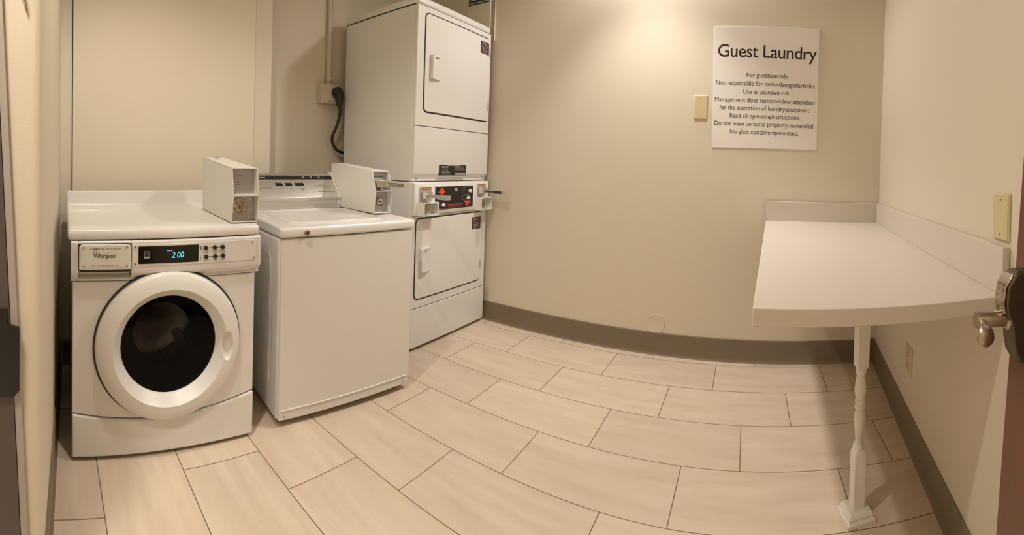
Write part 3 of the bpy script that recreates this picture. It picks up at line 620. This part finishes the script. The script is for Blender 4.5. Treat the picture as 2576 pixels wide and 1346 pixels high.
# markings on the sloped face: laid out flat, then tilted onto it
sl0, sl1 = Vector((0.534, 0.936)), Vector((0.640, 1.056)); sd = (sl1 - sl0).normalized(); sn = Vector((-sd.y, sd.x)); slen = (sl1 - sl0).length
face = bpy.data.objects.new('console_print', None)
def on_slope(o):
    for v in o.data.vertices:
        q = sl0 + sd*v.co.z + Vector((-sd.y, sd.x))*(-v.co.y + 0.0004)
        v.co = (v.co.x, q.x, q.y)
    for p in o.data.polygons: pass
    o.parent = cs; return o
b = MB().prism(rrect(0.018, 0.600, 0.125, 0.152, 0.001), 'y', -0.0004, 0.0).build('black_strip', BLACK, None); on_slope(b)
b2 = MB()
for (a0, a1) in ((0.222, 0.268), (0.282, 0.326), (0.342, 0.400)): b2.prism([(a0, 0.098), (a1 - 0.004, 0.098), (a1, 0.077), (a0 + 0.004, 0.077)], 'y', -0.0006, 0.0)
on_slope(b2.build('indicator_windows', BLACKG, None))
on_slope(text('logo_lettering', 'Whirlpool', INKG, None, 0.108, 0.083, 0.0, 0.085, 0.017, shear=0.35, rot=0.10))
on_slope(bars('small_print', INKG, None, [(0.09, 0.195, 0.063, 0.0028), (0.235, 0.270, 0.056, 0.0030), (0.303, 0.320, 0.056, 0.0030), (0.362, 0.398, 0.056, 0.003), (0.378, 0.388, 0.047, 0.004), (0.352, 0.362, 0.068, 0.003), (0.368, 0.380, 0.068, 0.003), (0.387, 0.396, 0.068, 0.003), (0.342, 0.356, 0.105, 0.003), (0.363, 0.374, 0.105, 0.003), (0.380, 0.398, 0.105, 0.003), (0.225, 0.24, 0.103, 0.002), (0.247, 0.258, 0.103, 0.002), (0.29, 0.296, 0.103, 0.002), (0.305, 0.315, 0.103, 0.002), (0.465, 0.568, 0.074, 0.0028), (0.495, 0.530, 0.083, 0.002), (0.475, 0.588, 0.034, 0.0032)], 0.0))
on_slope(bars('strip_print', INKL, None, [(0.05, 0.172, 0.138, 0.005), (0.405, 0.413, 0.140, 0.010), (0.455, 0.465, 0.141, 0.008), (0.508, 0.518, 0.140, 0.009)], -0.0004))
coin_box(V, 0.614, 0.724, 0.872, 0.992, 1.094, 1.128, 0.190, 0.178, 0.215, 0.655, 2)

# ------------------------------------------------------------------ stacked dryers
dyaw = PI/2
T = thing('stacked_dryer', 'tall white stacked pair of coin dryers in the back corner', 'dryer', (-1.797, 1.957, 0.0), dyaw)
xa, xb, D3 = -0.045, 0.735, 0.685
MB().box(xa, xb, 0.020, D3, 0.012, 1.026).build('lower_cabinet', ENAMEL, T, 0.008, 3)
MB().box(xa, xb, 0.020, D3, 1.030, 2.083).build('upper_cabinet', ENAMEL, T, 0.008, 3)
MB().box(xa + 0.006, xb - 0.006, 0.026, D3 - 0.006, 2.080, 2.092).build('cap_gap_shade', GAP, T)  # dark slab filling the seam under the cap, coloured as its shade
MB().prism(rrect(xa, xb, 0.0, D3, 0.025), 'z', 2.0875, 2.134).build('top_cap', ENAMEL, T, 0.014, 4)
for (fx_, fy_) in ((0.02, 0.08), (0.69, 0.08), (0.02, 0.62), (0.69, 0.62)): MB().lathe([(0.02, 0), (0.02, 0.008), (0.01, 0.015)], fx_, fy_, 0, 'z', 18).build('foot', RUBBER, T)
# front panels
plate('kick_panel', ENAMEL, T, xa, xb, 0.020, 0.256, 0.0, 0.022, 0.004, 0.006)
def frame_panel(name, z0, z1): return plate(name, ENAMEL, T, xa, xb, z0, z1, 0.0, 0.022, 0.004, 0.008)
frame_panel('lower_front', 0.260, 0.822)
frame_panel('upper_front', 1.366, 2.083)
ap = MB().prism([(0.0, 1.362), (0.0, 1.082), (0.004, 1.070), (0.020, 1.052), (0.022, 1.034), (0.03, 1.034), (0.03, 1.362)], 'x', xa, xb).build('access_panel', ENAMEL, T, 0.005, 3)
for a in (0.0, 0.70): screw(ap, a, 1.049, 0.018, 0.006, GREY)
screw(T, xa + 0.004, 1.06, 0.12, 0.005, GREY)
def dryer_door(x0, x1, z0, z1, hx, hz):
    MB().prism(rrect(x0 - 0.006, x1 + 0.004, z0 - 0.008, z1 + 0.008, 0.036), 'y', -0.0015, 0.004).build('door_gap_shade', GAP, T)  # oversize dark sheet behind the door: shade of the gap as colour
    d_ = MB().prism(rrect(x0, x1, z0, z1, 0.030, 8), 'y', -0.007, -0.001).build('door', ENAMEL, T, 0.0035, 3)
    hw, hh = 0.092, 0.148
    h = MB()
    # moulded pull: a raised rim on three sides around a shallow pocket
    h.prism([(-0.018, hz), (-0.040, hz + 0.004), (-0.042, hz + hh - 0.006), (-0.018, hz + hh)], 'x', hx, hx + 0.020)
    for z_ in (hz, hz + hh - 0.012): h.prism([(hx + 0.016, -0.018), (hx + 0.016, -0.041), (hx + hw*0.6, -0.034), (hx + hw, -0.020), (hx + hw, -0.018)], 'z', z_, z_ + 0.012)
    h.box(hx + 0.016, hx + hw - 0.006, -0.0195, -0.018, hz + 0.012, hz + hh - 0.012)
    ho_ = h.build('handle', PLASTIC, d_, 0.0025)
    bx('handle_pocket', GREYP if False else PLASTIC, ho_, hx + 0.040, hx + hw - 0.010, -0.0215, -0.0195, hz + 0.014, hz + hh - 0.016, 0.002)
    for z_ in (z0 + 0.075, z1 - 0.125): bx('hinge', GREY, d_, x1 - 0.010, x1 + 0.001, -0.021, -0.005, z_, z_ + 0.065, 0.002)
    lb = plate('warning_label', MAROON, d_, x1 - 0.118, x1 - 0.014, z1 - 0.116, z1 - 0.030, -0.0188, -0.0179, 0.002)
    r_ = []
    random.seed(3)
    for k in range(7): r_.append((x1 - 0.110 + random.random()*0.012, x1 - 0.024 - random.random()*0.025, z1 - 0.041 - k*0.0105, 0.0028))
    bars('label_print', INKL, lb, r_, -0.0188)
    for ch in d_.children: ch.location.y = 0.011
    bars('label_heading', RED, lb, [(x1 - 0.085, x1 - 0.022, z1 - 0.037, 0.005), (x1 - 0.112, x1 - 0.06, z1 - 0.1115, 0.003)], -0.0188)
    return d_
dryer_door(0.024, 0.712, 1.455, 2.042, 0.070, 1.655)
dryer_door(-0.012, 0.672, 0.318, 0.802, 0.020, 0.478)
pl_ = plate('instruction_plate', BLACK, T, 0.187, 0.473, 1.066, 1.134, -0.002, 0.002, 0.002)
random.seed(5)
bars('plate_print', INKL, pl_, [(0.195 + random.random()*0.02, 0.305 - random.random()*0.03, 1.124 - k*0.0085, 0.0022) for k in range(7)] + [(0.345, 0.462 - random.random()*0.03, 1.124 - k*0.0085, 0.0022) for k in range(4)] + [(0.27, 0.40, 1.130, 0.003), (0.352, 0.468, 1.0745, 0.011)], -0.002)
# coin console between the two dryers
co = MB().prism([(0.022, 0.824), (-0.010, 0.824), (-0.014, 0.832), (-0.014, 1.014), (-0.008, 1.024), (0.022, 1.024)], 'x', xa, xb).build('control_console', ENAMEL, T, 0.005, 3)
rim = MB(); rim.prism(rrect(0.128, 0.550, 0.842, 1.004, 0.004), 'y', -0.0165, -0.013); rim.build('fascia_rim', PLASTIC, co, 0.002)
fc = plate('control_fascia', BLACK, co, 0.138, 0.541, 0.850, 0.996, -0.0180, -0.0160, 0.002)
yF = -0.0180
ar = MB()
ar.prism([(0.203, 0.990), (0.168, 0.960), (0.203, 0.945), (0.238, 0.960)], 'y', yF - 0.0006, yF)
ar.build('arrow_print', ORANGE, fc); ar = MB()
ar.prism([(0.440, 0.897), (0.514, 0.895), (0.475, 0.857)], 'y', yF - 0.0006, yF)
ar.build('arrow_print', ORANGE, fc)
fr_ = []
def outline(x0, x1, z0, z1, t=0.0016): return [(x0, x1, z0, t), (x0, x1, z1, t), (x0, x0 + t, (z0 + z1)/2, z1 - z0), (x1 - t, x1, (z0 + z1)/2, z1 - z0)]
bars('panel_lines', INKG, fc, outline(0.141, 0.256, 0.852, 0.941) + [(0.141, 0.256, 0.915, 0.0016)] + outline(0.419, 0.539, 0.903, 0.990) + [(0.419, 0.539, 0.929, 0.0016)], yF)
bars('panel_print', INKG, fc, [(0.428, 0.450, 0.984, 0.004), (0.505, 0.530, 0.984, 0.003), (0.428, 0.448, 0.966, 0.003), (0.448, 0.500, 0.938, 0.004), (0.148, 0.164, 0.903, 0.004), (0.205, 0.235, 0.905, 0.003), (0.148, 0.165, 0.881, 0.004), (0.165, 0.215, 0.858, 0.004), (0.505, 0.535, 0.955, 0.003)], yF)
text('brand_lettering', 'Speed Queen', ORANGE, fc, 0.340, 0.870, yF - 0.0003, 0.150, 0.0135, bold=0.02, shear=0.1)
text('line_lettering', 'Commercial Dryer', INKG, fc, 0.338, 0.856, yF - 0.0003, 0.130, 0.0085, shear=0.1)
MB().lathe([(0.012, 0), (0.012, -0.004), (0.010, -0.006), (0.001, -0.006)], 0.345, yF, 0.972, 'y', 24).build('start_light', INKL, fc)
for (a, b) in ((0.216, 0.879), (0.499, 0.960), (0.482, 0.914)):
    kb = MB(); kb.lathe([(0.012, 0), (0.011, -0.012), (0.009, -0.014), (0.001, -0.014)], a, yF, b, 'y', 20); kb.prism([(a - 0.018, b - 0.004), (a, b + 0.010), (a, b - 0.010)], 'y', yF - 0.010, yF); kb.build('knob', PLASTIC, fc, 0.001)
def slide(x0, z0):
    s_ = plate('coin_slide', GREY, co, x0, x0 + 0.108, z0, z0 + 0.086, -0.0185, -0.0135, 0.002, 0.001)
    lb = plate('red_label', RED, s_, x0 + 0.018, x0 + 0.098, z0 + 0.068, z0 + 0.084, -0.0195, -0.0184, 0.001)
    bars('red_label_print', INKL, lb, [(x0 + 0.026, x0 + 0.090, z0 + 0.0765, 0.004)], -0.0195)
    MB().box(x0 + 0.014, x0 + 0.074, -0.058, -0.018, z0 + 0.018, z0 + 0.058).build('slide_block', CHROME, s_, 0.003)
    MB().prism([(x0 + 0.030, -0.058), (x0 + 0.030, -0.150), (x0 + 0.064, -0.150), (x0 + 0.064, -0.058)], 'z', z0 + 0.026, z0 + 0.046).build('slide_tongue', CHROME, s_, 0.003)
    MB().box(x0 + 0.026, x0 + 0.068, -0.205, -0.135, z0 + 0.021, z0 + 0.047).build('slide_grip', CHROME, s_, 0.003)
    return s_
slide(-0.006, 0.911); slide(0.588, 0.920)
def vault(x0, x1, z0, z1):
    m = MB(); y0 = -0.060; t = 0.007
    m.prism([(x0 - 0.014, -0.013), (x0, y0), (x0 + t, y0), (x0 + t, -0.013)], 'z', z0 + t, z1 - t).prism([(x1 - t, -0.013), (x1 - t, y0), (x1, y0), (x1 + 0.004, -0.013)], 'z', z0 + t, z1 - t)
    m.prism([(x0 - 0.014, -0.013), (x0, y0), (x1, y0), (x1 + 0.004, -0.013)], 'z', z1 - t, z1).prism([(x0 - 0.014, -0.013), (x0, y0), (x1, y0), (x1 + 0.004, -0.013)], 'z', z0, z0 + t)
    v_ = m.build('coin_vault', PLASTIC, co)
    l_ = bx('vault_door', GREY, v_, x0 + 0.024, x0 + 0.092, -0.032, -0.014, z0 + t, z1 - t, 0.001)
    k_ = plate('vault_lock', BRASS, l_, x0 + 0.032, x0 + 0.076, z0 + 0.016, z0 + 0.064, -0.038, -0.0318, 0.004, 0.002)
    MB().lathe([(0.015, 0), (0.015, -0.004), (0.011, -0.005), (0.010, -0.002), (0.001, -0.002)], x0 + 0.054, -0.038, z0 + 0.040, 'y', 28).build('key_core', BRASS, k_)
vault(-0.010, 0.125, 0.826, 0.906); vault(0.585, 0.725, 0.824, 0.912)
